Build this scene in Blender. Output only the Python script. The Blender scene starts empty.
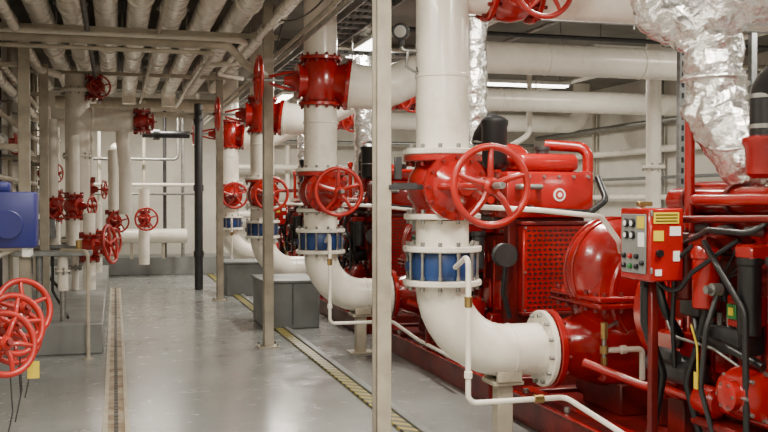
import bpy, bmesh, math, random
from mathutils import Vector, Matrix, noise
random.seed(7)
V=Vector
# ------------------------------------------------------------------ materials
def mat(name, col, rough=0.5, metal=0.0, var=0.0, vscale=6.0, bump=0.0, bscale=40.0, col2=None, coat=0.0, emit=None, estr=0, grime=0.0):
    m=bpy.data.materials.new(name); m.use_nodes=True
    nt=m.node_tree; b=nt.nodes['Principled BSDF']
    b.inputs['Base Color'].default_value=(*col,1)
    b.inputs['Roughness'].default_value=rough
    b.inputs['Metallic'].default_value=metal
    b.inputs['Coat Weight'].default_value=coat
    b.inputs['Coat Roughness'].default_value=0.1
    if emit:
        b.inputs['Emission Color'].default_value=(*emit,1); b.inputs['Emission Strength'].default_value=estr
    tc=nt.nodes.new('ShaderNodeTexCoord')
    if var>0:
        n=nt.nodes.new('ShaderNodeTexNoise'); n.inputs['Scale'].default_value=vscale; n.inputs['Detail'].default_value=6
        nt.links.new(tc.outputs['Object'],n.inputs['Vector'])
        r=nt.nodes.new('ShaderNodeValToRGB')
        c2=col2 if col2 else tuple(c*(1-var) for c in col)
        r.color_ramp.elements[0].position=0.35; r.color_ramp.elements[0].color=(*c2,1)
        r.color_ramp.elements[1].position=0.62; r.color_ramp.elements[1].color=(*col,1)
        nt.links.new(n.outputs['Fac'],r.inputs['Fac'])
        last=r.outputs['Color']
        if grime>0:
            g=nt.nodes.new('ShaderNodeTexNoise'); g.inputs['Scale'].default_value=2.7; g.inputs['Detail'].default_value=12; g.inputs['Roughness'].default_value=.72
            nt.links.new(tc.outputs['Object'],g.inputs['Vector'])
            gr=nt.nodes.new('ShaderNodeMapRange'); gr.inputs['From Min'].default_value=.55; gr.inputs['From Max'].default_value=.72; gr.inputs['To Max'].default_value=grime
            nt.links.new(g.outputs['Fac'],gr.inputs['Value'])
            mx=nt.nodes.new('ShaderNodeMixRGB'); mx.inputs['Color2'].default_value=(col[0]*.45,col[1]*.38,col[2]*.28,1)
            nt.links.new(gr.outputs['Result'],mx.inputs['Fac']); nt.links.new(last,mx.inputs['Color1']); last=mx.outputs[0]
        nt.links.new(last,b.inputs['Base Color'])
        mr=nt.nodes.new('ShaderNodeMapRange'); mr.inputs['To Min'].default_value=min(1,rough*1.35); mr.inputs['To Max'].default_value=rough*0.8
        nt.links.new(n.outputs['Fac'],mr.inputs['Value']); nt.links.new(mr.outputs['Result'],b.inputs['Roughness'])
    if bump>0:
        n2=nt.nodes.new('ShaderNodeTexNoise'); n2.inputs['Scale'].default_value=bscale; n2.inputs['Detail'].default_value=5
        nt.links.new(tc.outputs['Object'],n2.inputs['Vector'])
        bp=nt.nodes.new('ShaderNodeBump'); bp.inputs['Strength'].default_value=bump; bp.inputs['Distance'].default_value=0.02
        nt.links.new(n2.outputs['Fac'],bp.inputs['Height']); nt.links.new(bp.outputs['Normal'],b.inputs['Normal'])
    return m
WHITE=mat('white_pipe_paint',(0.84,0.79,0.69),0.26,0,0.12,5,0.06,60,coat=.2,grime=.45)
CREAM=mat('cream_steel_paint',(0.46,0.41,0.32),0.42,0,0.24,7,0.05,50,grime=.5)
RED=mat('red_enamel',(0.35,0.0062,0.0048),0.22,0,0.28,4,0.06,45,coat=0.5)
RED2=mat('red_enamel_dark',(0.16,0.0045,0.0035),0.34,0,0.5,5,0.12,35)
RBOLT=mat('painted_bolt_red',(0.20,0.010,0.008),0.35,0,0.3,12)
WRED=mat('handwheel_red',(0.42,0.012,0.006),0.34,0,0.25,9,0.08,60,coat=0.15)
BLUE=mat('blue_valve_paint',(0.014,0.045,0.16),0.35,0,0.25,8)
DBLUE=mat('navy_plastic',(0.006,0.009,0.10),0.4,0,0.2,8)
STEEL=mat('zinc_steel',(0.36,0.36,0.34),0.35,0.8,0.3,20)
DSTEEL=mat('dark_steel',(0.055,0.055,0.057),0.42,0.5,0.2,12)
BLACK=mat('black_rubber',(0.008,0.008,0.009),0.35)
GREYBOX=mat('grey_enamel',(0.22,0.225,0.22),0.35,0.1,0.15,6)
GREYP=mat('grey_pedestal_paint',(0.16,0.17,0.165),0.45,0,0.25,4)
BRASS=mat('brass',(0.45,0.31,0.12),0.35,0.9,0.2,20)
FOIL=mat('aluminium_foil',(0.84,0.83,0.81),0.2,0.95,0.1,10,1.0,20)
YEL=mat('yellow_tag',(0.62,0.47,0.03),0.5)
GRN=mat('green_badge',(0.02,0.16,0.04),0.4)
LABEL=mat('white_label',(0.78,0.78,0.75),0.5)
GLASS=mat('gauge_dial',(0.42,0.42,0.40),0.15)
GALV=mat('galvanised',(0.26,0.27,0.27),0.4,0.6,0.25,14)
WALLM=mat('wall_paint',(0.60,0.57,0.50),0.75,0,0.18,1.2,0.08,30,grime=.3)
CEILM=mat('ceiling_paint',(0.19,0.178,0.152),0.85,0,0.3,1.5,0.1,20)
CURB=mat('curb_paint',(0.21,0.215,0.21),0.4,0,0.2,3)
LENS=mat('lamp_diffuser',(1,1,1),0.4,emit=(1,0.97,0.9),estr=9)
def floor_mat():
    m=mat('epoxy_floor',(0.30,0.31,0.30),0.2,0,0.0)
    nt=m.node_tree;b=nt.nodes['Principled BSDF']
    tc=nt.nodes.new('ShaderNodeTexCoord')
    n=nt.nodes.new('ShaderNodeTexNoise');n.inputs['Scale'].default_value=0.7;n.inputs['Detail'].default_value=8
    n2=nt.nodes.new('ShaderNodeTexNoise');n2.inputs['Scale'].default_value=9;n2.inputs['Detail'].default_value=6
    n3=nt.nodes.new('ShaderNodeTexNoise');n3.inputs['Scale'].default_value=3.5;n3.inputs['Detail'].default_value=14;n3.inputs['Roughness'].default_value=.75
    for q in (n,n2,n3): nt.links.new(tc.outputs['Object'],q.inputs['Vector'])
    r=nt.nodes.new('ShaderNodeValToRGB')
    r.color_ramp.elements[0].position=.35;r.color_ramp.elements[0].color=(.195,.202,.197,1)
    r.color_ramp.elements[1].position=.65;r.color_ramp.elements[1].color=(.275,.284,.276,1)
    nt.links.new(n.outputs['Fac'],r.inputs['Fac'])
    # grime, heavier next to the drain channel (|x| small)
    sp=nt.nodes.new('ShaderNodeSeparateXYZ');nt.links.new(tc.outputs['Object'],sp.inputs[0])
    ab=nt.nodes.new('ShaderNodeMath');ab.operation='ABSOLUTE';nt.links.new(sp.outputs['X'],ab.inputs[0])
    dr=nt.nodes.new('ShaderNodeMapRange');dr.inputs['From Min'].default_value=.08;dr.inputs['From Max'].default_value=.5;dr.inputs['To Min'].default_value=.13;dr.inputs['To Max'].default_value=0
    nt.links.new(ab.outputs[0],dr.inputs['Value'])
    ad=nt.nodes.new('ShaderNodeMath');ad.operation='ADD';nt.links.new(dr.outputs['Result'],ad.inputs[0]);nt.links.new(n3.outputs['Fac'],ad.inputs[1])
    g=nt.nodes.new('ShaderNodeMapRange');g.inputs['From Min'].default_value=.54;g.inputs['From Max'].default_value=.74;g.inputs['To Max'].default_value=.42
    nt.links.new(ad.outputs[0],g.inputs['Value'])
    mx=nt.nodes.new('ShaderNodeMixRGB');mx.inputs['Color2'].default_value=(.115,.108,.092,1)
    nt.links.new(g.outputs['Result'],mx.inputs['Fac']);nt.links.new(r.outputs['Color'],mx.inputs['Color1'])
    nt.links.new(mx.outputs[0],b.inputs['Base Color'])
    mr=nt.nodes.new('ShaderNodeMapRange');mr.inputs['From Min'].default_value=.3;mr.inputs['From Max'].default_value=.7;mr.inputs['To Min'].default_value=.10;mr.inputs['To Max'].default_value=.34
    nt.links.new(n3.outputs['Fac'],mr.inputs['Value']);nt.links.new(mr.outputs['Result'],b.inputs['Roughness'])
    bp=nt.nodes.new('ShaderNodeBump');bp.inputs['Strength'].default_value=.07;bp.inputs['Distance'].default_value=.02
    nt.links.new(n2.outputs['Fac'],bp.inputs['Height']);nt.links.new(bp.outputs['Normal'],b.inputs['Normal'])
    return m
FLOORM=floor_mat()
def hatch_mat():
    m=mat('hazard_stripes',(0.7,0.5,0.03),0.4)
    nt=m.node_tree;b=nt.nodes['Principled BSDF']
    tc=nt.nodes.new('ShaderNodeTexCoord');sp=nt.nodes.new('ShaderNodeSeparateXYZ')
    nt.links.new(tc.outputs['Object'],sp.inputs[0])
    a=nt.nodes.new('ShaderNodeMath');a.operation='ADD'
    nt.links.new(sp.outputs['X'],a.inputs[0]);nt.links.new(sp.outputs['Y'],a.inputs[1])
    a2=nt.nodes.new('ShaderNodeMath');a2.operation='ADD';nt.links.new(a.outputs[0],a2.inputs[0]);nt.links.new(sp.outputs['Z'],a2.inputs[1])
    mu=nt.nodes.new('ShaderNodeMath');mu.operation='MULTIPLY';mu.inputs[1].default_value=7;nt.links.new(a2.outputs[0],mu.inputs[0])
    fr=nt.nodes.new('ShaderNodeMath');fr.operation='FRACT';nt.links.new(mu.outputs[0],fr.inputs[0])
    gt=nt.nodes.new('ShaderNodeMath');gt.operation='GREATER_THAN';gt.inputs[1].default_value=.5;nt.links.new(fr.outputs[0],gt.inputs[0])
    mx=nt.nodes.new('ShaderNodeMixRGB');mx.inputs['Color1'].default_value=(.02,.02,.018,1);mx.inputs['Color2'].default_value=(.32,.26,.04,1)
    nt.links.new(gt.outputs[0],mx.inputs['Fac']);nt.links.new(mx.outputs[0],b.inputs['Base Color'])
    return m
HATCH=hatch_mat()
DRAINM=mat('drain_channel_rust',(0.40,0.34,0.24),0.5,0.2,0.4,5,0.2,30,col2=(0.18,0.11,0.06))

# ------------------------------------------------------------------ builder
def basis(ax):
    w=V(ax).normalized()
    t=V((0,0,1)) if abs(w.z)<0.9 else V((1,0,0))
    u=t.cross(w).normalized(); v=w.cross(u)
    return u,v,w
class B:
    def __init__(s,name): s.name=name;s.v=[];s.f=[];s.m=[];s.mats=[]
    def mi(s,m):
        if m not in s.mats: s.mats.append(m)
        return s.mats.index(m)
    def add(s,vs,fs,m):
        o=len(s.v); k=s.mi(m); s.v+= [V(a) for a in vs]
        for f in fs: s.f.append([i+o for i in f]); s.m.append(k)
    def lathe(s,c,ax,prof,m,seg=28,start=0.0):
        u,v,w=basis(ax); c=V(c); vs=[];fs=[]
        n=len(prof)
        for t,r in prof:
            for i in range(seg):
                a=start+2*math.pi*i/seg
                vs.append(c+w*t+(u*math.cos(a)+v*math.sin(a))*max(r,1e-4))
        for j in range(n-1):
            for i in range(seg):
                i2=(i+1)%seg
                fs.append([j*seg+i,j*seg+i2,(j+1)*seg+i2,(j+1)*seg+i])
        fs.append([i for i in range(seg)][::-1]); fs.append([(n-1)*seg+i for i in range(seg)])
        s.add(vs,fs,m)
    def cyl(s,p0,p1,r,m,r2=None,seg=20):
        p0=V(p0);p1=V(p1);L=(p1-p0).length
        r2=r if r2 is None else r2
        c=min(r,r2,L)*0.12
        s.lathe(p0,p1-p0,[(0,r-c),(c,r),(L-c,r2),(L,r2-c)],m,seg)
    def bolts(s,c,ax,R,n,rb,t0,t1,m,off=0.0):
        u,v,w=basis(ax);c=V(c)
        for i in range(n):
            a=off+2*math.pi*i/n
            p=c+(u*math.cos(a)+v*math.sin(a))*R
            s.lathe(p,ax,[(t0,rb),(t1,rb)],m,6)
    def flange(s,c,ax,R,th,m,n=12,bm=None,bh=0.026):
        s.lathe(c,ax,[(-th/2,R-0.006),(-th/2+0.006,R),(th/2-0.006,R),(th/2,R-0.006)],m,36)
        s.bolts(c,ax,R*0.88,n,0.013,-th/2-bh,th/2+bh,bm or (RBOLT if m in (RED,RED2) else STEEL),0.13)
    def tube(s,pts,r,m,seg=16,bend=None,foil=0,rr=None):
        P=[V(p) for p in pts]
        if bend:
            Q=[P[0]]
            for i in range(1,len(P)-1):
                a,b_,c=P[i-1],P[i],P[i+1]
                d1=(a-b_);d2=(c-b_);ang=d1.angle(d2)
                if ang>3.1: Q.append(b_);continue
                k=min(bend/math.tan(ang/2),d1.length*0.49 if i>1 else d1.length*.98,d2.length*0.49 if i<len(P)-2 else d2.length*.98)
                R=k*math.tan(ang/2)
                bis=(d1.normalized()+d2.normalized()).normalized()
                cen=b_+bis*(R/math.sin(ang/2))
                s1=b_+d1.normalized()*k-cen; s2=b_+d2.normalized()*k-cen
                N=9; th=s1.angle(s2)
                for q in range(N+1):
                    t=q/N
                    Q.append(cen+(s1*math.sin((1-t)*th)+s2*math.sin(t*th))/math.sin(th))
            Q.append(P[-1]); P=Q
        if foil:
            Q=[]
            for i in range(len(P)-1):
                L=(P[i+1]-P[i]).length; n=max(1,int(L/0.02))
                for q in range(n): Q.append(P[i].lerp(P[i+1],q/n))
            Q.append(P[-1]);P=Q
        T=[]
        for i in range(len(P)):
            a=P[max(0,i-1)];b_=P[min(len(P)-1,i+1)];T.append((b_-a).normalized())
        u,_,_=basis(T[0]); vs=[];fs=[]
        for i,p in enumerate(P):
            t=T[i]; u=(u-t*u.dot(t)).normalized(); v=t.cross(u)
            ri=r if rr is None else r+(rr-r)*i/(len(P)-1)
            for k in range(seg):
                a=2*math.pi*k/seg
                d=u*math.cos(a)+v*math.sin(a)
                q=p+d*ri
                if foil:
                    nn=noise.noise(q*14)*0.6+abs(noise.noise(q*33+V((3,1,2))))*0.5+noise.noise(q*5+V((9,1,2)))*.6
                    q=q+d*foil*nn
                vs.append(q)
        n=len(P)
        for j in range(n-1):
            for i in range(seg):
                i2=(i+1)%seg; fs.append([j*seg+i,j*seg+i2,(j+1)*seg+i2,(j+1)*seg+i])
        fs.append(list(range(seg))[::-1]); fs.append([(n-1)*seg+i for i in range(seg)])
        s.add(vs,fs,m)
    def torus(s,c,ax,R,r,m,seg=40,ms=10):
        u,v,w=basis(ax);c=V(c);vs=[];fs=[]
        for i in range(seg):
            a=2*math.pi*i/seg;d=u*math.cos(a)+v*math.sin(a)
            for j in range(ms):
                b_=2*math.pi*j/ms; vs.append(c+d*(R+r*math.cos(b_))+w*r*math.sin(b_))
        for i in range(seg):
            for j in range(ms):
                fs.append([i*ms+j,((i+1)%seg)*ms+j,((i+1)%seg)*ms+(j+1)%ms,i*ms+(j+1)%ms])
        s.add(vs,fs,m)
    def box(s,lo,hi,m,bev=0.006,rot=None,seg=1):
        lo=V(lo);hi=V(hi);c=(lo+hi)/2;d=V((abs(hi.x-lo.x),abs(hi.y-lo.y),abs(hi.z-lo.z)))
        bm=bmesh.new();bmesh.ops.create_cube(bm,size=1)
        for q in bm.verts:q.co=V((q.co.x*d.x,q.co.y*d.y,q.co.z*d.z))
        if bev: bmesh.ops.bevel(bm,geom=list(bm.edges),offset=min(bev,min(d)*.45),segments=seg,affect='EDGES',profile=.5)
        if rot is not None: bmesh.ops.rotate(bm,verts=bm.verts,cent=(0,0,0),matrix=rot)
        bm.verts.index_update()
        s.add([q.co+c for q in bm.verts],[[q.index for q in f.verts] for f in bm.faces],m);bm.free()
    def wheel(s,c,ax,R,m,spokes=5,off=0.3,thick=.085):
        u,v,w=basis(ax);c=V(c)
        s.torus(c,ax,R-R*thick,R*thick,m,44,10)
        s.lathe(c,ax,[(-.04,R*.14),(-.02,R*.2),(.02,R*.2),(.035,R*.13)],m,18)
        s.lathe(c,ax,[(.03,R*.1),(.06,R*.1)],RBOLT,6)
        for i in range(spokes):
            a=off+2*math.pi*i/spokes
            d=u*math.cos(a)+v*math.sin(a); e=-u*math.sin(a)+v*math.cos(a)
            s.tube([c+d*R*.12-w*.005,c+d*R*.4+w*R*.05+e*R*.04,c+d*R*.7+w*R*.03+e*R*.03,c+d*R*.92],R*.085,m,8,rr=R*.06)
    def done(s,loc=(0,0,0)):
        me=bpy.data.meshes.new(s.name)
        me.from_pydata([tuple(a) for a in s.v],[],s.f)
        for m in s.mats: me.materials.append(m)
        me.polygons.foreach_set('material_index',s.m)
        me.polygons.foreach_set('use_smooth',[True]*len(s.f))
        me.update()
        bm=bmesh.new();bm.from_mesh(me);bmesh.ops.recalc_face_normals(bm,faces=bm.faces);bm.to_mesh(me);bm.free()
        me.set_sharp_from_angle(angle=math.radians(38))
        o=bpy.data.objects.new(s.name,me);bpy.context.collection.objects.link(o);o.location=loc
        return o
def inst(o,loc):
    n=bpy.data.objects.new(o.name.split('.')[0],o.data);bpy.context.collection.objects.link(n);n.location=loc;return n

# ------------------------------------------------------------------ room shell
X0,X1,YB,YF,ZC=-1.35,9.5,-3.0,20.6,3.75
def shell(name,lo,hi,m):
    b=B(name);b.box(lo,hi,m,0);return b.done()
shell('floor',(X0-.2,YB-.2,-.2),(X1+.2,YF+.2,0),FLOORM)
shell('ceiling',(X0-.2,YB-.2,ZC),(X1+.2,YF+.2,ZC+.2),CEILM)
shell('wall_left',(X0-.2,YB-.2,0),(X0,YF+.2,ZC),WALLM)
shell('wall_right',(X1,YB-.2,0),(X1+.2,YF+.2,ZC),WALLM)
shell('wall_back',(X0,YF,0),(X1,YF+.2,ZC),WALLM)
shell('wall_front',(X0,YB-.2,0),(X1,YB,ZC),WALLM)
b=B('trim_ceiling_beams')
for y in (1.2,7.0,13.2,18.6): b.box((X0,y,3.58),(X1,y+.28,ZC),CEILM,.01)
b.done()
b=B('equipment_plinth'); b.box((X0,9.65,0),(-.12,18.2,.30),CURB,.012); b.done()
b=B('wall_curb'); b.box((-1.3,19.55,0),(3.2,20.6,.36),CURB,.012); b.done()
b=B('floor_drain_channel')
b.box((-.085,1.0,0),(-.055,16.8,.008),CREAM,.001);b.box((.055,1.0,0),(.085,16.8,.008),CREAM,.001)
b.box((-.055,1.0,0),(.055,16.8,.003),DRAINM,.0)
for i in range(140):
    y=1.05+i*.1125
    b.box((-.014,y,.003),(.014,y+.085,.006),DSTEEL,.001)
b.done()
b=B('hazard_stripe_curb')
b.box((1.765,2.0,0),(1.865,19.3,.022),HATCH,.004);b.box((1.87,2.0,0),(1.93,19.3,.035),GREYP,.004)
b.done()

# ------------------------------------------------------------------ pump trains
Ys=[5.48,9.05,12.85,16.7]; RX=1.92; PR=.162
def riser_pipe(ztop):
    b=B('riser_pipe')
    b.tube([(RX,0,1.79),(RX,0,ztop)],PR,WHITE,32)
    b.flange((RX,0,1.79),(0,0,1),.24,.035,WHITE,12)
    for z in (2.25,):
        b.lathe((RX,0,z),(0,0,1),[(-.012,PR+.002),(-.008,PR+.006),(.008,PR+.006),(.012,PR+.002)],WHITE,32)
    return b
def elbow():
    b=B('discharge_elbow_pipe')
    b.flange((RX,0,1.0),(0,0,1),.24,.035,WHITE,12)
    b.tube([(RX,0,1.0),(RX,0,.565),(2.6,0,.565)],PR,WHITE,32,bend=.42)
    b.flange((2.585,0,.565),(1,0,0),.24,.035,WHITE,12)
    b.torus((RX,0,.985),(0,0,1),PR,.006,WHITE); b.torus((2.36,0,.565),(1,0,0),PR,.005,WHITE)
    return b
def stand():
    b=B('pipe_support_stand')
    b.box((2.27,-.05,0.012),(2.37,.05,.36),CREAM,.006)
    b.box((2.2,-.11,0),(2.44,.11,.014),CREAM,.003)
    b.box((2.22,-.1,.36),(2.42,.1,.385),CREAM,.003)
    b.box((2.24,-.12,.385),(2.40,-.09,.45),CREAM,.003);b.box((2.24,.09,.385),(2.40,.12,.45),CREAM,.003)
    b.box((2.3,-.09,.385),(2.34,.09,.402),CREAM,.003)
    return b
def blue_valve():
    b=B('butterfly_valve')
    b.lathe((RX,0,1.105),(0,0,1),[(-.085,.17),(-.085,.19),(-.05,.2),(.05,.2),(.085,.19),(.085,.17)],BLUE,32)
    b.flange((RX,0,1.205),(0,0,1),.24,.035,WHITE,12)
    b.bolts((RX,0,1.105),(0,0,1),.212,12,.010,-.088,.085,STEEL,.13)
    b.cyl((RX-.19,0,1.1),(RX-.23,0,1.1),.03,BLUE);b.cyl((RX+.19,0,1.1),(RX+.23,0,1.1),.03,BLUE)
    b.tube([(RX,0,1.222),(RX,0,1.375)],PR,WHITE,32)
    return b
def gate_valve(zc,wy=-.78,R=.228):
    b=B('gate_valve')
    b.flange((RX,0,zc+.175),(0,0,1),.24,.038,RED,12)
    b.flange((RX,0,zc-.175),(0,0,1),.235,.034,WHITE,12)
    b.lathe((RX,0,zc),(0,0,1),[(-.157,.165),(-.12,.17),(-.07,.205),(0,.22),(.07,.205),(.12,.17),(.157,.165)],RED,32)
    b.lathe((RX,0,zc),(0,-1,0),[(.1,.17),(.2,.165),(.22,.15)],RED,28)
    b.lathe((RX,0,zc),(0,-1,0),[(.22,.195),(.262,.195)],RED,32)
    b.bolts((RX,0,zc),(0,-1,0),.175,12,.012,.2,.285,RBOLT)
    b.lathe((RX,0,zc),(0,-1,0),[(.262,.15),(.30,.10),(.36,.055),(.42,.05)],RED,28)
    L=-wy
    for sx in (-1,1):
        b.tube([(RX+sx*.11,-.28,zc),(RX+sx*.10,-.40,zc),(RX+sx*.075,-(L-.16),zc),(RX+sx*.03,-(L-.07),zc)],.02,RED,8,rr=.016)
    b.lathe((RX,0,zc),(0,-1,0),[(L-.1,.05),(L-.04,.05),(L-.03,.04)],RED,20)
    b.cyl((RX,-.4,zc),(RX,-(L+.16),zc),.018,STEEL,seg=12)
    b.wheel((RX,wy,zc),(0,-1,0),R,WRED)
    return b
ZU=2.645
def upper_valve():
    b=B('isolation_valve')
    z=ZU
    b.flange((RX,0,z-.22),(0,0,1),.21,.035,RED,12); b.flange((RX,0,z+.22),(0,0,1),.21,.035,RED,12)
    b.lathe((RX,0,z),(0,0,1),[(-.2,.165),(-.12,.19),(0,.215),(.12,.19),(.2,.165)],RED,28)
    ax=(1,-.25,-.12)
    b.lathe((RX,0,z),ax,[(.08,.15),(.16,.18),(.22,.21),(.25,.245),(.285,.245)],RED,32)
    b.bolts((RX,0,z),ax,.225,12,.013,.235,.305,RBOLT)
    b.lathe((RX,0,z),(-1,0,0),[(.15,.15),(.2,.15),(.2,.17),(.235,.17),(.235,.11),(.28,.06),(.36,.04)],RED,24)
    for s in (-1,1): b.tube([(RX-.22,0,z+s*.09),(RX-.34,0,z+s*.075),(RX-.5,0,z+s*.03)],.015,RED,8)
    b.cyl((RX-.3,0,z),(RX-.72,0,z),.015,STEEL,seg=10)
    b.wheel((RX-.6,0,z),(-1,0,0),.235,WRED)
    return b
r1=riser_pipe(ZC).done((0,Ys[0],0))
def riser_mid():
    b=riser_pipe(ZU-.24)
    b.tube([(RX,0,ZU+.24),(RX,0,ZC)],PR,WHITE,32)
    return b
r2=riser_mid().done((0,Ys[1],0))
for y in Ys[2:]: inst(r2,(0,y,0))
uv=upper_valve().done((0,Ys[1],0))
for y in Ys[2:]: inst(uv,(0,y,0))
for bb in (elbow(),stand(),blue_valve(),gate_valve(1.575)):
    o=bb.done((0,Ys[0],0))
    for y in Ys[1:]: inst(o,(0,y,0))
def header(xe):
    b=B('header_pipe')
    e=V((1,-.25,-.12)).normalized(); s0=V((RX,0,ZU))
    b.lathe(s0,e,[(.288,.24),(.32,.24),(.322,.225)],WHITE,36)
    b.tube([s0+e*.31,s0+e*.62,V((3.05,-.12,2.83)),V((3.6,0,2.96))],.215,WHITE,36,bend=.5,rr=.165)
    b.tube([(3.55,0,2.955),(xe,0,2.955),(xe,0,3.74)],PR,WHITE,32,bend=.3)
    for x in (4.3,5.4): b.torus((x,0,2.955),(1,0,0),PR,.007,WHITE)
    return b
header(6.4).done((0,Ys[1],0))
hp=header(8.7).done((0,Ys[2],0)); inst(hp,(0,Ys[3],0))
b=B('header_pipe')
b.lathe((2.05,0,2.80),(1,0,0),[(.0,.15),(.1,.16),(.14,.165)],WHITE,32)
b.tube([(2.5,0,2.80),(6.2,0,2.80),(6.2,0,3.74)],PR,WHITE,32,bend=.3)
b.done((0,Ys[0],0))
b=B('grooved_gate_valve')
b.flange((2.21,0,2.80),(1,0,0),.2,.035,RED,10);b.flange((2.51,0,2.80),(1,0,0),.2,.035,RED,10)
b.lathe((2.21,0,2.80),(1,0,0),[(.0,.15),(.08,.19),(.15,.2),(.22,.19),(.3,.15)],RED,28)
b.lathe((2.36,0,2.80),(0,-1,0),[(.1,.13),(.2,.13),(.2,.15),(.23,.15),(.25,.07),(.4,.04)],RED,24)
b.wheel((2.36,-.5,2.72),(0,-1,0),.19,WRED)
gv=b.done((0,Ys[0],0))
inst(gv,(1.55,Ys[2],.155)); inst(gv,(1.65,Ys[3],.155))

b=B('pressure_gauge')
b.tube([(1.77,0,2.40),(1.66,0,2.40),(1.66,0,2.46)],.012,STEEL,10,bend=.02)
ga=V((-.55,-1,-.1)).normalized(); gc=V((1.66,0,2.51))
b.lathe(gc,ga,[(-.03,.048),(.03,.052),(.035,.045)],DSTEEL,24)
b.lathe(gc+ga*.036,ga,[(0,.036),(.002,.036)],GLASS,24)
b.tube([(1.70,0,2.40),(1.69,0,2.30),(1.76,-.02,2.26),(1.76,0,2.3)],.010,STEEL,8)
b.cyl((1.66,0,2.42),(1.66,0,2.46),.02,DSTEEL,seg=8)
b.done((0,Ys[0],0))

b=B('sensing_line_pipe')
b.tube([(RX+.0,-.235,1.105),(RX-.02,-.50,1.19),(RX-.02,-.50,.36),(2.50,-.50,.36),(2.60,-1.0,.25),(2.56,-2.2,.25)],.016,WHITE,12,bend=.05)
b.cyl((RX-.02,-.50,.9),(RX-.02,-.50,.96),.024,BRASS,seg=8); b.cyl((RX-.02,-.50,.50),(RX-.02,-.50,.54),.024,WHITE,seg=8)
b.cyl((2.3,-.5,.36),(2.36,-.5,.36),.024,BRASS,seg=8)
o=b.done((0,Ys[0],0))
for y in Ys[1:]: inst(o,(0,y,0))

def skid():
    b=B('pump_skid')
    b.box((2.62,-2.6,.0),(2.72,.62,.2),RED2,.006); b.box((3.75,-2.6,.0),(3.85,.62,.2),RED2,.006)
    b.box((2.60,-2.6,.185),(2.80,.62,.2),RED,.003)
    b.box((2.72,-2.6,.0),(3.75,-2.5,.19),RED2,.006); b.box((2.72,.52,.0),(3.75,.62,.19),RED2,.006)
    b.box((2.72,-2.5,.12),(3.75,.52,.16),RED2,.004)
    for y in (-2.3,-1.6,-.9,-.2,.4): b.lathe((2.66,y,.2),(0,0,1),[(0,.02),(.03,.02)],STEEL,6)
    b.box((3.0,-.25,.16),(3.6,.25,.36),RED2,.01)
    b.box((3.1,-.55,.16),(3.5,-.42,.62),RED2,.01); b.box((3.1,.42,.16),(3.5,.55,.62),RED2,.01)
    for x in (2.95,3.4):
        for y in (-2.1,-1.0): b.box((x,y,.16),(x+.1,y+.16,.42),RED2,.008)
    return b
def pump():
    b=B('fire_pump')
    prof=[(-.24,.2),(-.235,.33),(-.20,.42),(-.14,.455),(-.06,.475),(.06,.475),(.14,.455),(.20,.42),(.235,.33),(.24,.2)]
    b.lathe((3.3,0,.9),(0,1,0),prof,RED,48)
    b.torus((3.3,-.21,.9),(0,1,0),.34,.03,RED); b.torus((3.3,.21,.9),(0,1,0),.34,.03,RED)
    b.lathe((3.10,0,1.05),(0,1,0),[(-.22,.02),(-.218,.12),(-.195,.21),(-.15,.28),(-.08,.325),(0,.34),(.08,.325),(.15,.28),(.195,.21),(.218,.12),(.22,.02)],RED,48)
    for a in (-.05,.05): b.torus((3.10,a,1.05),(0,1,0),.335,.010,RED,48,8)
    b.box((2.80,-.34,.835),(3.82,.34,.872),RED,.012); b.box((2.80,-.34,.876),(3.82,.34,.912),RED,.012)
    for i in range(9):
        x=2.85+i*.116
        for y in (-.31,.31): b.lathe((x,y,.83),(0,0,1),[(-.02,.015),(.105,.015)],RBOLT,6)
    for i in range(5):
        y=-.25+i*.125
        for x in (2.825,3.795): b.lathe((x,y,.83),(0,0,1),[(-.02,.015),(.105,.015)],RBOLT,6)
    b.flange((2.635,0,.565),(1,0,0),.245,.045,RED,12)
    b.lathe((2.65,0,.565),(1,0,0),[(0,.17),(.08,.175),(.18,.21),(.32,.25),(.5,.28)],RED,36)
    b.flange((3.965,0,.565),(1,0,0),.245,.045,RED,12)
    b.lathe((3.95,0,.565),(-1,0,0),[(0,.17),(.08,.175),(.18,.21),(.32,.25),(.5,.28)],RED,36)
    for s in (-1,1):
        b.lathe((3.3,0,.9),(0,s,0),[(.22,.20),(.30,.17),(.34,.12),(.44,.10),(.44,.14),(.47,.14),(.47,.125),(.58,.12),(.60,.09)],RED,28)
        b.bolts((3.3,0,.9),(0,s,0),.125,8,.01,.46,.485,STEEL)
    b.tube([(3.3,0,1.36),(3.3,0,1.46)],.015,BRASS,10); b.box((3.26,-.02,1.46),(3.36,.02,1.49),BRASS,.004)
    b.tube([(2.96,-.27,.75),(2.84,-.33,.72),(2.84,-.33,.48)],.014,STEEL,8)
    b.cyl((2.84,-.33,.66),(2.84,-.33,.76),.022,BRASS,seg=10); b.cyl((2.84,-.33,.57),(2.84,-.33,.62),.026,BRASS,seg=8); b.cyl((2.84,-.33,.5),(2.84,-.33,.55),.020,BRASS,seg=8)
    b.tube([(2.84,-.33,.59),(3.1,-.33,.59),(3.1,-.33,.40)],.018,WHITE,10,bend=.03)
    b.cyl((2.95,-.33,.59),(2.99,-.33,.59),.027,WHITE,seg=8)
    b.tube([(2.72,-.30,.52),(2.95,-.55,.42),(3.05,-.9,.40)],.028,RED,12)
    b.box((2.9,-.22,.36),(3.7,.22,.5),RED,.02)
    b.tube([(3.0,-.24,1.18),(2.92,-.36,1.25),(2.80,-.36,1.40),(2.4,-.36,1.44),(2.05,-.2,1.46)],.016,WHITE,10,bend=.05)
    return b
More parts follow.
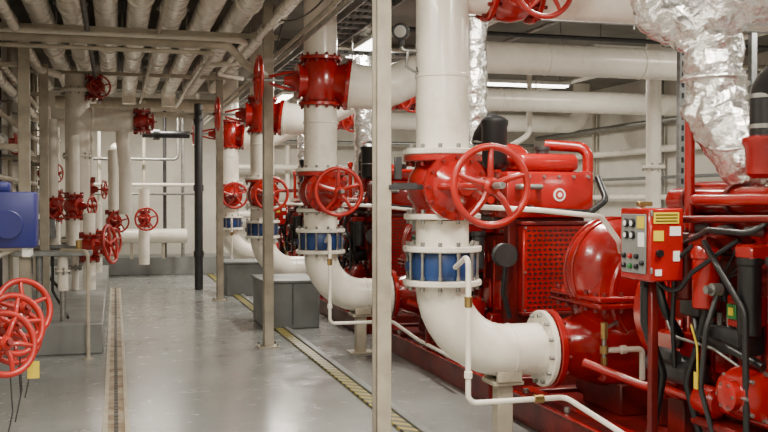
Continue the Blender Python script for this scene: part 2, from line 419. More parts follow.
def engine():
    b=B('diesel_engine')
    b.box((2.95,-2.2,.55),(3.45,-.82,1.22),RED2,.025,seg=2)
    b.box((3.0,-2.1,.36),(3.4,-.95,.56),RED2,.03,seg=2)
    b.box((2.99,-2.18,1.22),(3.41,-.85,1.48),RED,.02,seg=2)
    for i in range(6): b.lathe((3.2,-2.02+i*.21,1.47),(0,0,1),[(0,.09),(.11,.085),(.13,.07)],RED,20)
    b.box((3.05,-2.15,1.48),(3.36,-.88,1.60),RED,.04,seg=3)
    for i in range(6):
        y=-2.08+i*.215
        b.box((2.925,y,.62),(2.955,y+.13,.86),RED,.01); b.box((2.935,y+.15,.58),(2.96,y+.175,1.18),RED,.006)
        b.lathe((2.95,y+.06,1.04),(-1,0,0),[(0,.055),(.02,.055),(.025,.045)],RED,20)
        b.lathe((2.975,y+.06,1.35),(-1,0,0),[(0,.03),(.06,.022),(.08,.02)],STEEL,12)
        b.tube([(2.90,y+.06,1.35),(2.86,y+.06,1.30),(2.86,-1.5+.02*i,1.12),(2.88,-1.5+.02*i,1.0)],.006,DSTEEL,6,bend=.03)
        b.lathe((2.99,y+.11,1.25),(-1,0,0),[(0,.014),(.02,.014)],STEEL,6)
    b.lathe((3.2,-.84,.88),(0,1,0),[(0,.33),(.02,.38),(.14,.38),(.16,.36),(.18,.24),(.22,.15),(.26,.15)],RED,40)
    b.bolts((3.2,-.7,.88),(0,1,0),.355,16,.012,-.01,.03,RBOLT)
    b.tube([(2.93,-2.05,1.50),(2.93,-.95,1.50)],.065,RED,18)
    for i in range(3): b.lathe((2.93,-1.85+i*.36,1.50),(0,1,0),[(0,.08),(.03,.08)],RED2,20)
    b.tube([(3.35,-2.0,1.66),(3.35,-1.0,1.66)],.06,RED2,18)
    b.torus((3.12,-1.82,1.76),(0,1,0),.13,.075,RED,32,14); b.lathe((3.12,-1.82,1.76),(0,1,0),[(-.14,.06),(-.06,.12),(.06,.12),(.18,.08)],DSTEEL,24)
    b.lathe((2.90,-1.72,1.60),(0,0,1),[(0,.06),(.02,.085),(.14,.09),(.16,.105),(.19,.105),(.2,.07)],RED,24)
    b.tube([(2.90,-1.72,1.78),(2.90,-1.72,2.02),(2.92,-1.95,2.14)],.072,BLACK,20,bend=.1)
    for z in (1.83,1.97): b.lathe((2.90,-1.72,z),(0,0,1),[(0,.077),(.02,.077)],STEEL,20)
    b.lathe((2.86,-2.12,1.74),(0,0,1),[(0,.05),(.02,.085),(.05,.10),(.33,.10),(.35,.108),(.38,.108),(.40,.085),(.42,.04)],BLACK,28)
    b.torus((2.86,-2.12,1.92),(0,0,1),.10,.006,STEEL)
    b.box((2.86,-2.36,1.36),(3.60,-1.98,1.72),RED,.03,seg=2)
    b.box((2.98,-2.32,1.72),(3.50,-2.0,1.86),RED,.05,seg=3)
    b.lathe((3.25,-2.16,1.86),(0,0,1),[(0,.05),(.03,.05),(.035,.06),(.06,.06)],DSTEEL,16)
    b.tube([(3.45,-2.1,1.66),(3.68,-2.1,1.66),(3.68,-2.1,1.92),(3.4,-1.9,1.95)],.045,RED,16,bend=.09)
    b.tube([(3.05,-2.36,1.44),(3.05,-2.46,1.42),(3.5,-2.46,1.40),(3.66,-2.44,1.5),(3.66,-2.3,1.68)],.026,BLACK,12,bend=.08)
    b.tube([(2.95,-2.36,1.60),(2.95,-2.43,1.60),(3.12,-2.43,1.60),(3.12,-2.36,1.60)],.022,STEEL,10,bend=.03)
    for i in range(6): b.lathe((2.92+i*.125,-2.36,1.68),(0,-1,0),[(0,.013),(.015,.013)],STEEL,6)
    for i in range(4): b.box((2.852,-2.30+i*.085,1.40),(2.866,-2.28+i*.085,1.68),RED2,.002)
    b.lathe((3.30,-2.362,1.54),(0,-1,0),[(0,.05),(.003,.05)],LABEL,24)
    b.lathe((3.30,-2.366,1.54),(0,-1,0),[(0,.036),(.002,.036)],WRED,24)
    b.lathe((3.30,-2.369,1.54),(0,-1,0),[(0,.018),(.002,.018)],LABEL,20)
    # perforated front guard
    b.box((2.98,-2.40,.64),(3.61,-2.30,1.31),RED,.012)
    b.box((2.90,-2.30,.40),(3.55,-2.2,1.36),RED2,.01)
    for i in range(13):
        for j in range(17):
            x=3.012+i*.0445+(.011 if j%2 else 0); z=.675+j*.0365
            b.box((x,-2.4035,z),(x+.027,-2.399,z+.014),BLACK,0)
    for x in (2.995,3.595):
        for z in (.66,.95,1.29): b.lathe((x,-2.4,z),(0,-1,0),[(0,.01),(.012,.01)],STEEL,6)
    b.box((2.96,-2.42,1.31),(3.63,-2.2,1.335),RED2,.004); b.box((2.97,-2.415,.62),(3.62,-2.3,.645),RED2,.004)
    b.lathe((2.86,-2.28,1.08),(0,-1,0),[(0,.09),(.02,.09),(.03,.075),(.06,.075),(.07,.09),(.09,.09)],DSTEEL,24)
    b.tube([(2.86,-2.34,1.0),(2.84,-2.34,.8),(2.90,-2.34,.6)],.02,BLACK,10)
    # left side accessories
    b.lathe((2.76,-1.47,.97),(0,0,1),[(0,.05),(.01,.064),(.24,.066),(.25,.075),(.28,.075),(.31,.06)],RED,24)
    b.box((2.70,-1.54,1.27),(2.97,-1.40,1.33),RED2,.01)
    b.lathe((2.76,-1.30,1.0),(0,0,1),[(0,.045),(.01,.055),(.2,.055),(.22,.06),(.25,.05)],RED2,24)
    b.box((2.72,-1.35,1.24),(2.97,-1.25,1.29),RED2,.01)
    b.lathe((2.76,-1.80,.88),(0,0,1),[(0,.035),(.01,.052),(.32,.052),(.33,.06),(.36,.06)],BLACK,24)
    b.box((2.72,-1.86,1.23),(2.97,-1.74,1.30),RED,.012)
    b.lathe((2.78,-1.98,.95),(0,0,1),[(0,.035),(.01,.05),(.26,.05),(.27,.06),(.3,.06)],DSTEEL,24)
    b.lathe((2.735,-1.62,1.08),(-1,0,0),[(0,.03),(.05,.03),(.05,.02),(.08,.02)],STEEL,12)
    b.box((2.80,-1.68,.90),(2.955,-1.58,1.05),RED,.006); b.box((2.787,-1.665,.94),(2.80,-1.595,1.01),GRN,.002); b.box((2.784,-1.648,.956),(2.788,-1.612,.994),YEL,0)
    b.lathe((2.82,-1.32,.62),(0,1,0),[(0,.05),(.01,.075),(.26,.075),(.27,.065),(.40,.06)],DSTEEL,24)
    b.lathe((2.74,-1.25,.70),(0,1,0),[(0,.035),(.18,.035)],DSTEEL,16)
    b.lathe((2.78,-1.90,.62),(0,1,0),[(0,.07),(.02,.11),(.10,.12),(.18,.12),(.20,.09),(.26,.08)],RED,30)
    b.bolts((2.78,-1.90,.62),(0,1,0),.105,8,.009,-.005,.21,STEEL)
    b.lathe((2.66,-1.80,.62),(-1,0,0),[(-.02,.07),(.02,.07),(.03,.055)],RED,24); b.bolts((2.66,-1.80,.62),(-1,0,0),.055,6,.008,.02,.03,STEEL)
    b.lathe((2.78,-1.56,.52),(0,1,0),[(0,.05),(.02,.075),(.14,.075),(.16,.045)],RED,24)
    b.box((2.72,-1.95,.40),(2.9,-1.4,.44),RED2,.01); b.box((2.70,-1.99,.20),(2.74,-1.9,.42),RED2,.005)
    b.box((2.80,-1.66,.76),(2.96,-1.35,.89),DSTEEL,.02,seg=2)
    for i in range(4): b.cyl((2.84,-1.62+i*.075,.89),(2.84,-1.62+i*.075,.95),.014,STEEL,seg=8)
    b.box((2.84,-1.30,.90),(2.95,-1.12,1.15),DSTEEL,.01); b.box((2.83,-1.12,.45),(2.95,-.92,.80),RED,.015)
    for z in (.5,.6,.7): b.lathe((2.83,-1.02,z),(-1,0,0),[(0,.014),(.015,.014)],STEEL,6)
    def hose(pts,r,m=BLACK): b.tube(pts,r,m,12,bend=.10)
    hose([(2.58,-1.22,1.10),(2.58,-1.22,.88),(2.66,-1.25,.62),(2.62,-1.20,.25)],.026)
    hose([(2.62,-1.26,1.10),(2.64,-1.30,.95),(2.80,-1.20,.80),(2.88,-1.05,.70)],.022)
    hose([(2.76,-1.47,.97),(2.74,-1.44,.80),(2.70,-1.40,.60),(2.78,-1.45,.24)],.018)
    hose([(2.70,-1.54,1.30),(2.66,-1.70,1.20),(2.70,-1.85,1.0),(2.68,-1.9,.24)],.015)
    hose([(2.72,-1.62,1.06),(2.66,-1.62,.9),(2.68,-1.55,.6),(2.75,-1.6,.28)],.013,DSTEEL)
    hose([(2.78,-1.25,1.25),(2.70,-1.12,1.1),(2.75,-1.0,.7),(2.9,-.9,.5)],.014)
    hose([(2.60,-1.30,1.10),(2.64,-1.38,1.02),(2.66,-1.5,1.15),(2.74,-1.75,1.32)],.012)
    hose([(2.82,-1.95,1.46),(2.70,-1.9,1.35),(2.68,-1.6,1.36),(2.72,-1.35,1.28)],.014)
    hose([(2.70,-1.45,1.28),(2.66,-1.36,1.2),(2.66,-1.34,.9),(2.70,-1.30,.66)],.012)
    hose([(2.88,-1.2,.9),(2.76,-1.4,.84),(2.72,-1.7,.82),(2.76,-1.9,.76)],.020)
    hose([(2.66,-1.50,.90),(2.68,-1.52,.80),(2.67,-1.54,.66),(2.70,-1.56,.55)],.005,YEL)
    hose([(2.65,-1.2,1.1),(2.68,-1.3,.82),(2.71,-1.6,.80),(2.78,-1.8,.70)],.007,STEEL)
    b.box((2.655,-1.56,.60),(2.66,-1.53,.68),YEL,0)
    b.tube([(2.80,-2.2,1.50),(2.80,-1.30,1.50),(2.95,-1.2,1.50)],.030,RED,14,bend=.08)
    b.tube([(2.74,-2.1,1.42),(2.74,-1.15,1.40),(2.85,-1.0,1.30)],.018,RED2,12,bend=.08)
    b.tube([(2.86,-1.18,1.30),(2.86,-1.18,1.92),],.026,RED,14); b.lathe((2.86,-1.18,1.92),(0,0,1),[(0,.036),(.05,.036),(.06,.02)],RED,14)
    b.box((2.82,-1.24,1.28),(2.95,-1.12,1.33),RED2,.008)
    b.tube([(2.80,-.95,.50),(2.80,-2.1,.50)],.022,RED,12)
    b.box((2.86,-1.15,1.33),(3.0,-.9,1.43),RED,.015)
    for y in (-2.05,-.95): b.box((2.86,y,.42),(3.0,y+.1,.60),RED,.01)
    return b
def panel():
    b=B('engine_control_panel')
    b.box((2.50,-1.39,1.10),(2.69,-1.11,1.46),RED,.008)
    b.box((2.492,-1.365,1.135),(2.50,-1.135,1.43),GREYBOX,.004)
    for y,z,r in ((-1.19,1.385,.022),(-1.25,1.385,.022),(-1.19,1.325,.020),(-1.25,1.325,.020)):
        b.lathe((2.492,y,z),(-1,0,0),[(0,r),(.012,r),(.014,r*.85)],BLACK,20); b.lathe((2.478,y,z),(-1,0,0),[(0,r*.65),(.001,r*.65)],LABEL,20)
    for y,z,m in ((-1.17,1.22,BLACK),(-1.23,1.22,WRED),(-1.29,1.22,BLACK),(-1.17,1.17,BLACK),(-1.23,1.17,GRN),(-1.29,1.17,BLACK),(-1.34,1.19,BLACK)):
        b.lathe((2.492,y,z),(-1,0,0),[(0,.013),(.014,.013),(.018,.009)],m,14)
    b.box((2.488,-1.355,1.36),(2.492,-1.29,1.42),YEL,0); b.box((2.488,-1.355,1.27),(2.492,-1.30,1.34),LABEL,0)
    b.box((2.52,-1.394,1.385),(2.66,-1.390,1.44),YEL,0)
    for i in range(3): b.box((2.53,-1.396,1.395+i*.015),(2.65,-1.393,1.400+i*.015),BLACK,0)
    b.box((2.61,-1.394,1.325),(2.67,-1.390,1.37),LABEL,0); b.box((2.52,-1.394,1.30),(2.575,-1.390,1.35),YEL,0)
    b.box((2.63,-1.394,1.20),(2.665,-1.390,1.25),LABEL,0); b.box((2.53,-1.394,1.13),(2.565,-1.390,1.16),LABEL,0)
    b.lathe((2.55,-1.39,1.24),(0,-1,0),[(0,.018),(.02,.018)],BLACK,14)
    for z in (1.14,1.42): b.box((2.505,-1.398,z),(2.515,-1.38,z+.03),STEEL,.002)
    for i in range(3): b.cyl((2.55+i*.05,-1.25,1.06),(2.55+i*.05,-1.25,1.10),.016,BLACK,seg=10)
    b.box((2.69,-1.30,1.20),(2.94,-1.22,1.23),RED2,.005); b.box((2.58,-1.28,.205),(2.62,-1.24,1.10),RED2,.004)
    return b
for bb in (skid(),pump(),engine(),panel()):
    o=bb.done((0,Ys[0],0))
    for y in Ys[1:]: inst(o,(0,y,0))
b=B('foil_wrapped_exhaust')
b.tube([(3.25,-1.50,1.50),(3.06,-1.42,1.66),(2.96,-1.26,1.95),(2.95,-1.24,2.32),(2.78,-1.06,2.50),(2.72,-1.02,2.75),(2.72,-1.02,3.74)],.145,FOIL,40,bend=.16,foil=.045)
b.tube([(2.88,-1.12,2.42),(3.0,-1.45,2.50),(3.2,-1.95,2.56)],.145,FOIL,32,bend=.1,foil=.045)
b.torus((2.95,-1.25,2.12),(0,0,1),.152,.012,FOIL); b.torus((3.02,-1.36,1.80),(.3,.2,-1),.152,.012,FOIL)
b.done((0,Ys[0],0))
b=B('foil_wrapped_exhaust')
b.tube([(3.10,-1.40,1.62),(3.0,-1.31,1.85),(3.0,-1.31,3.74)],.115,FOIL,28,bend=.12,foil=.03)
o=b.done((0,Ys[1],0))
for y in Ys[2:]: inst(o,(0,y,0))

b=B('steel_pedestal_box')
b.box((1.66,10.9,0),(2.30,11.9,.535),GREYP,.012); b.box((1.64,10.88,.535),(2.32,11.92,.565),GREYP,.006)
b.box((1.98,10.885,.05),(1.986,10.90,.53),DSTEEL,0)
b.done()
b=B('steel_pedestal_box')
b.box((1.66,14.9,0),(2.25,15.7,.50),GREYP,.012); b.box((1.64,14.88,.50),(2.27,15.72,.53),GREYP,.006)
b.done()

# ------------------------------------------------------------------ posts
def post(x,y,w=.10,z1=ZC,name='support_post'):
    b=B(name)
    b.box((x-w/2,y-.045,.0),(x+w/2,y-.035,z1),CREAM,.002); b.box((x-w/2,y+.035,.0),(x+w/2,y+.045,z1),CREAM,.002)
    b.box((x-.006+0,y-.036,.0),(x+.006,y+.036,z1),CREAM,0)
    b.box((x-w/2,y-.045,.0),(x-w/2+.008,y+.045,z1),CREAM,.001)
    b.box((x-.11,y-.11,0),(x+.11,y+.11,.014),CREAM,.002)
    for a in (-1,1):
        for c in (-1,1): b.lathe((x+a*.085,y+c*.085,.014),(0,0,1),[(0,.012),(.03,.012)],STEEL,6)
    return b
post(1.5,5.35,.092).done(); post(1.5,9.65).done(); post(1.5,14.3).done()
b=B('bracket_strut')
b.box((1.53,5.28,1.56),(1.95,5.31,1.59),DSTEEL,.004)
b.box((1.56,5.27,1.62),(1.60,5.30,1.75),DSTEEL,.003)
b.box((1.556,5.29,1.565),(1.70,5.32,1.60),DSTEEL,.003)
b.done()

# ------------------------------------------------------------------ ceiling pipes along the aisle
xs=[-1.07,-.73,-.41,-.08,.24,.57,.91,1.25,1.64]
ZP=3.42
for i,x in enumerate(xs):
    b=B('ceiling_pipe'); r=.118 if i not in (0,8) else .075
    yend=16.9 if i%3 else 17.2
    b.tube([(x,YB+.02,ZP),(x,yend,ZP),(x,yend,3.15 if i in(2,4,6) else 3.74)],r,WHITE,24,bend=.16)
    for y in (2.2+.7*(i%3),6.4+.7*(i%2),8.6+.6*(i%3),12.2+.5*(i%3)):
        b.lathe((x,y,ZP),(0,1,0),[(-.045,r+.004),(-.04,r+.018),(.04,r+.018),(.045,r+.004)],WHITE,24)
        b.box((x-r-.045,y-.02,ZP-.015),(x+r+.045,y+.02,ZP+.015),STEEL,.004)
    b.done()
for y in (3.4,10.3,13.9):
    b=B('trapeze_hanger')
    b.box((-1.2,y,3.245),(1.74,y+.045,3.298),CREAM,.004)
    for x in (-1.12,-.57,.08,.74,1.42,): b.cyl((x,y+.022,3.21),(x,y+.022,ZC),.008,STEEL,seg=8)
    b.done()
b=B('cross_conduit_pipe')
b.tube([(-1.34,9.15,2.97),(1.05,9.15,2.97),(1.22,9.2,2.80),(1.44,9.45,2.74)],.038,CREAM,16,bend=.15)
b.tube([(-1.34,9.05,2.88),(.9,9.05,2.88),(.9,12.9,2.88)],.02,CREAM,12,bend=.1)
b.tube([(-1.34,9.6,3.10),(1.28,9.6,3.10),(1.28,12.2,3.10),(1.62,12.6,3.10)],.03,WHITE,12,bend=.12)
b.tube([(-.9,6.5,3.12),(-.9,12.5,3.12),(-.70,13.0,3.12)],.045,WHITE,14,bend=.12)
b.tube([(1.36,6.5,3.08),(1.36,11.0,3.08),(1.0,11.4,3.08),(1.0,16.5,3.08)],.03,WHITE,12,bend=.12)
b.tube([(-.25,8.0,3.14),(-.25,16.8,3.14)],.025,DSTEEL,10); b.tube([(.42,8.0,3.16),(.42,16.8,3.16)],.02,CREAM,10)
b.done()
b=B('cross_header_pipe')
b.tube([(-1.0,17.6,3.22),(1.75,17.6,3.22)],.11,CREAM,20)
b.tube([(-1.05,16.2,2.75),(-.4,16.2,2.75),(-.4,16.2,1.2)],.06,WHITE,16,bend=.12)
b.tube([(-.3,16.6,2.95),(1.35,16.6,2.95)],.045,CREAM,16)
b.done()
b=B('hanging_cable')
for k,(x,y0,y1,sag) in enumerate(((1.56,5.5,9.4,.25),(1.66,9.7,12.4,.3))):
    pts=[(x,y0+(y1-y0)*t/14,3.30-sag*4*(t/14)*(1-t/14)) for t in range(15)]
    b.tube(pts,.008,BLACK,8)
b.done()
b=B('cable_ladder')
b.box((2.12,YB+.05,3.25),(2.14,YF-.05,3.33),GALV,.002);b.box((2.44,YB+.05,3.25),(2.46,YF-.05,3.33),GALV,.002)
for i in range(76): b.box((2.14,-2.8+i*.3,3.26),(2.44,-2.77+i*.3,3.285),GALV,0)
for x in (2.2,2.26,2.33,2.38): b.tube([(x,-2.9,3.30),(x+.01,8,3.30),(x,YF-.1,3.30)],.018,BLACK if x>2.25 else DSTEEL,8)
b.done()
# second ladder crossing above the pumps + conduit bundle
b=B('cable_ladder')
b.box((2.5,7.9,3.42),(9.3,7.92,3.50),GALV,.002);b.box((2.5,8.2,3.42),(9.3,8.22,3.50),GALV,.002)
for i in range(23): b.box((2.6+i*.3,7.92,3.43),(2.63+i*.3,8.2,3.45),GALV,0)
for y in (7.98,8.05,8.12): b.tube([(2.5,y,3.47),(9.3,y,3.47)],.02,BLACK,8)
b.done()
b=B('overhead_conduit')
for k,(y,z,r) in enumerate(((11.6,3.40,.03),(11.75,3.34,.02),(12.0,3.45,.045),(9.6,3.30,.025),(15.4,3.35,.05))):
    b.tube([(2.6,y,z),(9.2,y,z)],r,(CREAM,STEEL,WHITE,DSTEEL,WHITE)[k],12)
for k,(x,z,r) in enumerate(((4.1,3.52,.04),(4.9,3.56,.025),(7.4,3.5,.05))):
    b.tube([(x,-2.8,z),(x,20.3,z)],r,(WHITE,STEEL,WHITE)[k],12)
b.done()
b=B('conduit_run')
for k,(x,z,r) in enumerate(((1.60,2.98,.018),(1.66,3.05,.014),(1.71,3.02,.014),(1.60,2.90,.014))):
    b.tube([(x,-2.9,z),(x,YF-.02,z)],r,STEEL if k%2 else CREAM,10)
b.done()
for y,z in ((6.6,2.86),(10.5,3.15),(14.0,3.15)):
    b=B('strut_channel')
    b.box((2.3,y,z),(6.9,y+.045,z+.05),GALV,.003)
    for i in range(38): b.box((2.38+i*.12,y-.001,z+.016),(2.43+i*.12,y,z+.034),DSTEEL,0)
    for x in (2.6,3.9,5.2,6.5): b.cyl((x,y+.02,z-.03),(x,y+.02,ZC),.008,STEEL,seg=8)
    b.done()
b=B('perforated_strut_post')
b.box((5.08,7.8,0),(5.14,7.86,ZC),GALV,.003)
for i in range(36): b.box((5.098,7.798,.15+i*.1),(5.122,7.80,.2+i*.1),BLACK,0)
for z in (1.6,2.2,2.6): b.box((5.14,7.81,z),(5.9,7.85,z+.04),GALV,.003)
b.box((5.86,7.8,0),(5.92,7.86,ZC),GALV,.003)
b.done()

# ------------------------------------------------------------------ left bank
b=B('supply_riser_pipe')
lx,ly=-.49,13.6
b.tube([(lx,ly,.95),(lx,ly,3.2)],PR,WHITE,28)
b.flange((lx,ly,2.98),(0,0,1),.23,.05,WHITE,12); b.flange((lx,ly,.95),(0,0,1),.23,.05,WHITE,12); b.flange((lx,ly,2.1),(0,0,1),.2,.03,WHITE,12)
b.tube([(lx,ly,2.60),(.22,ly,2.60)],.16,WHITE,24); b.lathe((.22,ly,2.60),(1,0,0),[(0,.16),(.1,.11),(.2,.06),(.32,.06)],WHITE,24)
b.torus((lx+.2,ly,2.60),(1,0,0),.16,.012,WHITE)
b.tube([(.10,ly,2.52),(.10,ly,2.30),(.14,ly+.1,1.95),(.14,ly+.1,1.3)],.09,WHITE,20,bend=.15)
b.tube([(lx,ly,.95),(lx,ly,.80)],.10,WHITE,20)
b.done()
b=B('pipe_manifold')
b.tube([(-1.25,ly-.25,.80),(-.15,ly-.25,.80)],.06,WHITE,16);b.tube([(-1.0,ly-.25,.8),(-1.0,ly-.25,.3)],.05,WHITE,14);b.tube([(-.52,ly-.25,.8),(-.52,ly-.25,.3)],.05,WHITE,14)
b.flange((-.3,ly-.25,.8),(1,0,0),.10,.03,WHITE,8); b.flange((-.52,ly-.25,.6),(0,0,1),.09,.03,STEEL,8)
b.box((-1.2,ly-.4,.86),(-.2,ly-.1,.90),GALV,.004)
b.box((-1.0,ly-.45,1.0),(-.75,ly-.3,1.25),GALV,.01); b.tube([(-.85,ly-.4,1.0),(-.85,ly-.4,.5),(-.7,ly-.4,.32)],.02,BLACK,10,bend=.1)
b.done()
def small_valve(name,c,ax,R,stem=.28,body=True,pipe=None,pr=.07):
    b=B(name); c=V(c); u,v,w=basis(ax); base=c-w*stem
    b.wheel(c,ax,R,WRED,5)
    b.cyl(base,c+w*.05,.012,STEEL,seg=10)
    b.lathe(base,ax,[(-.12,.06),(-.08,.10),(0,.11),(.05,.10),(.06,.12),(.08,.12),(.09,.06),(.16,.035)],RED,22)
    for s in (-1,1): b.tube([base+w*.08+u*.06*s,base+w*.16+u*.05*s,c-w*.03+u*.02*s],.011,RED,8)
    b.flange(base+V((0,0,.14)),(0,0,1),.12,.025,RED,8);b.flange(base-V((0,0,.14)),(0,0,1),.12,.025,RED,8)
    b.cyl(base-V((0,0,.13)),base+V((0,0,.13)),.075,RED,seg=18)
    if pipe:
        b.tube([base+V((0,0,.15)),base+V((0,0,pipe[1]))],pr,WHITE,16);b.tube([base-V((0,0,.15)),base-V((0,0,pipe[0]))],pr,WHITE,16)
    b.done()
small_valve('wall_gate_valve',(-.18,13.3,3.02),(.5,-1,0),.15,.2)
small_valve('wall_gate_valve',(-.06,11.6,.98),(1,-.35,.15),.24,.25,pipe=(.5,.4))
small_valve('wall_gate_valve',(-.02,12.9,.95),(1,-.6,0),.19,.25,pipe=(.4,.5))
small_valve('wall_gate_valve',(.05,15.0,1.17),(.3,-1,0),.17,.3,pipe=(.6,1.1))
small_valve('wall_gate_valve',(.55,17.9,1.15),(.1,-1,0),.22,.35,pipe=(.85,.55),pr=.10)
small_valve('wall_gate_valve',(-.72,13.2,1.38),(.3,-1,0),.15,.3,pipe=(.5,1.2))
small_valve('wall_gate_valve',(-.15,14.2,1.65),(1,-.3,0),.14,.25)
small_valve('wall_gate_valve',(-.28,12.6,1.42),(1,-.5,0),.13,.25,pipe=(.5,.9))
small_valve('wall_gate_valve',(.50,13.5,2.58),(1,.1,0),.12,.14)
small_valve('wall_gate_valve',(-.82,15.0,1.9),(1,-.6,0),.14,.2,pipe=(1.2,1.0))
small_valve('wall_gate_valve',(-.9,16.4,1.5),(.2,-1,0),.16,.25,pipe=(.9,1.2))
for k,c in enumerate(((-.485,5.55,.905),(-.51,5.32,.845),(-.53,5.05,.785),(-.555,5.75,.73))):
    b=B('hose_valve'); ax=V((.55,-.80,.25)) ; w=ax.normalized(); c=V(c)
    b.wheel(c,ax,.172,WRED,5,.3+k,thick=.10)
    b.cyl(c-w*.16,c+w*.04,.013,STEEL,seg=10)
    b.lathe(c-w*.18,ax,[(-.06,.05),(0,.06),(.02,.07),(.04,.07),(.05,.04),(.12,.03)],RED,20)
    e=c-w*.18
    b.tube([e,e-w*.08,V((-1.34,e.y+.05,e.z-.05))],.045,RED2,16,bend=.05)
    if k==1: b.box(e+V((.16,-.16,-.24)),e+V((.22,-.155,-.15)),YEL,0)
    b.tube([c+V((.02,.02,-.14)),c+V((.03,.03,-.35)),c+V((.0,.03,-.5))],.004,DSTEEL,6)
    b.done()
b=B('blue_siren_housing')
b.box((-.72,4.92,1.265),(-.375,5.14,1.54),DBLUE,.012,seg=2); b.box((-.62,4.98,1.54),(-.50,5.10,1.59),DBLUE,.012,seg=2)
b.cyl((-.50,4.93,1.38),(-.50,4.905,1.38),.07,DBLUE); b.box((-1.35,5.0,1.36),(-.72,5.05,1.41),GALV,.004)
b.box((-.44,4.95,1.22),(-.40,5.1,1.27),LABEL,.004)
b.done()
b=B('pipe_rack_frame')
for y in (6.8,9.9,12.6):
    b.box((-.91,y,0 if y<9.6 else .30),(-.80,y+.09,3.2),CREAM,.006)
    for z in (1.0,2.0,2.8): b.box((-1.34,y+.02,z),(-.80,y+.07,z+.05),CREAM,.004)
b.done()
b=B('wall_pipe_bank')
for z,r,x in ((2.93,.035,-1.15),(2.70,.05,-1.10),(2.45,.03,-1.2),(2.10,.05,-1.12),(1.75,.03,-1.20),(1.12,.05,-1.12),(.9,.03,-1.2)):
    b.tube([(x,-2.9,z),(x,YF-.05,z)],r,WHITE if r>.03 else CREAM,14)
for k,y in enumerate((10.5,10.9,11.9,13.1,15.5,16.1,16.8)): b.tube([(-1.30,y,.32),(-1.30,y,3.7)],.03,(CREAM,STEEL,DSTEEL)[k%3],12)
for k in range(22):
    y=8.2+k*.53; z=(2.70,2.10,1.12)[k%3]
    b.lathe((-1.11,y,z),(0,1,0),[(-.04,.075),(.04,.075)],(RED,WHITE,STEEL)[(k//3+k)%3],16)
    if k%4==0: b.cyl((-1.11,y,z),(-.98,y,z),.03,RED); b.torus((-.97,y,z),(1,0,0),.07,.010,WRED,24,8)
    b.box((-1.34,y+.3,z-.08),(-1.12,y+.34,z-.055),GALV,.002)
b.done()
for y,z,s in ((11.2,1.3,.38),(14.4,1.3,.4),(17.3,1.25,.45)):
    b=B('junction_box'); b.box((-1.35,y,z),(-1.26,y+s,z+s),GREYBOX,.01); b.box((-1.262,y+.02,z+.02),(-1.25,y+s-.02,z+s-.02),GALV,.004); b.cyl((-1.31,y+s/2,z+s),(-1.31,y+s/2,3.7),.015,STEEL,seg=8); b.done()
b=B('drain_standpipe'); b.tube([(-.25,9.35,0),(-.25,9.35,1.02),(-.5,9.6,1.02)],.018,CREAM,10,bend=.06); b.lathe((-.25,9.35,0),(0,0,1),[(0,.05),(.01,.05)],CREAM,14);b.done()
b=B('paddle_valve_rail')
b.box((-.95,9.8,.95),(-.22,10.0,1.0),GALV,.004); b.cyl((-.5,9.9,.95),(-.5,9.9,.6),.05,WHITE); b.flange((-.5,9.9,.8),(0,0,1),.08,.02,WHITE,6); b.cyl((-.5,9.9,.6),(-.5,9.9,.3),.03,STEEL)
b.cyl((-.72,9.9,.95),(-.72,9.9,.3),.035,GALV); b.cyl((-.35,9.9,1.0),(-.35,9.9,1.1),.03,BRASS); b.tube([(-.6,9.95,.95),(-.6,9.95,.6),(-.45,9.95,.32)],.015,BLACK,10,bend=.08)
b.done()
b=B('far_wall_pipes')
b.tube([(-.9,19.0,.80),(1.35,19.0,.80)],.14,WHITE,22); b.flange((.1,19.0,.8),(1,0,0),.19,.05,WHITE,10)
b.tube([(-.9,19.2,1.80),(1.6,19.2,1.80)],.035,WHITE,12);b.tube([(-.9,19.2,1.62),(1.6,19.2,1.62)],.025,STEEL,12)
b.tube([(-.9,19.2,2.3),(1.2,19.2,2.3),(1.2,19.2,3.7)],.03,STEEL,12,bend=.1)
for k,x in enumerate((-.3,.55,.95,1.3,1.6)): b.tube([(x,19.35,.36),(x,19.35,3.74)],.035,(WHITE,CREAM,DSTEEL,STEEL,WHITE)[k],12)
b.tube([(.02,18.0,1.3),(.02,18.0,2.4),(.02,19.2,2.5)],.11,WHITE,20,bend=.15)
b.tube([(.5,18.6,2.75),(1.38,18.6,2.75)],.07,BLACK,18,bend=.1); b.lathe((.7,18.6,2.75),(1,0,0),[(0,.11),(.12,.11)],BLACK,18)
for x in (.3,.9): b.box((x-.03,19.0-.05,.36),(x+.03,19.05,.66),CREAM,.004)
b.done()
b=B('dark_drain_stack'); b.tube([(1.34,16.1,0),(1.34,16.1,3.1)],.07,DSTEEL,20); 
for z in (.6,1.7,2.8): b.lathe((1.34,16.1,z),(0,0,1),[(-.05,.085),(.05,.085)],DSTEEL,20)
b.done()
b=B('wall_services')
for x,z0,z1,r in ((3.6,.4,3.7,.05),(4.6,.3,3.7,.03),(6.8,.2,3.7,.09),(7.6,.2,3.7,.03),(8.3,.2,3.7,.05)): b.tube([(x,20.4,z0),(x,20.4,z1)],r,WHITE if r>.04 else STEEL,14)
for z,r,m in ((2.2,.06,WHITE),(1.7,.04,RED2),(2.75,.04,STEEL),(1.2,.08,WHITE)): b.tube([(2.5,20.2,z),(9.3,20.2,z)],r,m,14)
b.done()
b=B('side_wall_pipes')
for z,r,m in ((2.4,.06,WHITE),(1.55,.05,WHITE),(2.9,.05,STEEL),(1.9,.03,GALV)): b.tube([(9.3,-2.8,z),(9.3,20.0,z)],r,m,14)
for k,y in enumerate((8,9.2,10.5,12,12.9,15,17.5)): b.tube([(9.4,y,0),(9.4,y,3.7)],.04,(CREAM,DSTEEL,STEEL)[k%3],12)
for y in (9.6,11.2): b.box((9.3,y,1.3),(9.48,y+.6,2.2),GREYBOX,.01)
b.done()
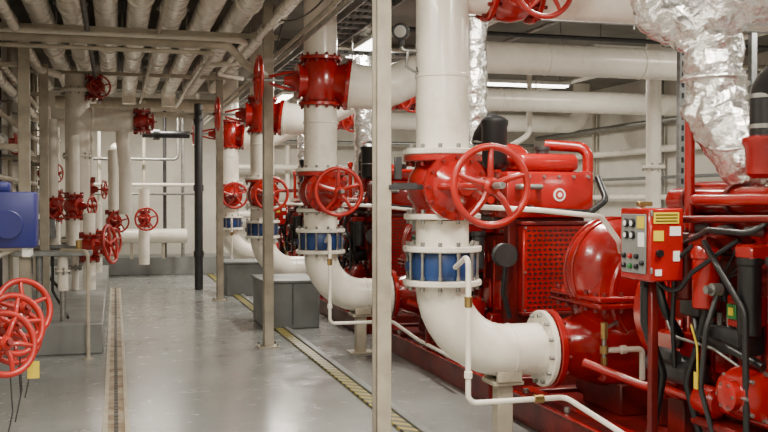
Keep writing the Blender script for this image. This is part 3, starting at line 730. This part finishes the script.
b=B('white_column_pipe'); b.tube([(6.28,10.2,0),(6.28,10.2,3.74)],.09,WHITE,20); b.flange((6.28,10.2,1.9),(0,0,1),.14,.04,WHITE,8); b.done()
for k,(x,y) in enumerate(((5.6,13.4),(4.6,13.9))):
    b=B('branch_pipe'); b.tube([(x,y,0),(x,y,2.2),(x+.5,y,2.5),(x+.5,y,3.57)],.04,(WHITE,DSTEEL)[k],14,bend=.15); b.lathe((x,y,1.6),(0,0,1),[(-.05,.07),(.05,.07)],(WHITE,RED)[k],14); b.done()

# ------------------------------------------------------------------ lights
def lamp(x,y,z,L,along,W):  # shared by the ceiling rows and the added unseen lamps
    b=B('fluorescent_fixture'); a=(L/2,.11) if along=='x' else (.11,L/2)
    b.box((x-a[0],y-a[1],z),(x+a[0],y+a[1],z+.06),LABEL,.008)
    b.box((x-a[0]+.02,y-a[1]+.02,z-.03),(x+a[0]-.02,y+a[1]-.02,z),LENS,.01)
    for s in (-.8,.8):
        dx,dy=(a[0]*s,0) if along=='x' else (0,a[1]*s)
        b.cyl((x+dx,y+dy,z+.06),(x+dx,y+dy,ZC),.006,STEEL,seg=6)
    b.done()
    l=bpy.data.lights.new('tube_light','AREA');l.shape='RECTANGLE';l.size=2*a[0]-.04;l.size_y=2*a[1]-.04;l.energy=W;l.color=(1,.925,.80)
    o=bpy.data.objects.new('tube_light',l);bpy.context.collection.objects.link(o);o.location=(x,y,z-.035)
for y in (-1.5,1.3,4.3): lamp(.40,y,3.08,1.5,'y',115)  # added out-of-view lamps that brighten the aisle floor and left side
for y in (2.6,6.0,11.2,14.9,17.4): lamp(2.95,y,3.36,1.5,'y',155)
for y in (0.5,4.5,7.4,11.0,14.6,17.6): lamp(6.6,y,3.42,1.5,'x',95)
lamp(.4,18.45,3.27,1.5,'x',100)  # added lamp, hidden behind the cross header to brighten the back wall
w=bpy.data.worlds.new('World');bpy.context.scene.world=w;w.use_nodes=True
w.node_tree.nodes['Background'].inputs[0].default_value=(.8,.8,.8,1);w.node_tree.nodes['Background'].inputs[1].default_value=.3

# ------------------------------------------------------------------ camera
cd=bpy.data.cameras.new('camera');co=bpy.data.objects.new('camera',cd);bpy.context.collection.objects.link(co)
cd.sensor_width=36;cd.lens=950*36/768;cd.clip_start=.05
co.location=(0,0,1.5);co.rotation_euler=(math.radians(90-.965),0,math.radians(-15.8))
bpy.context.scene.camera=co
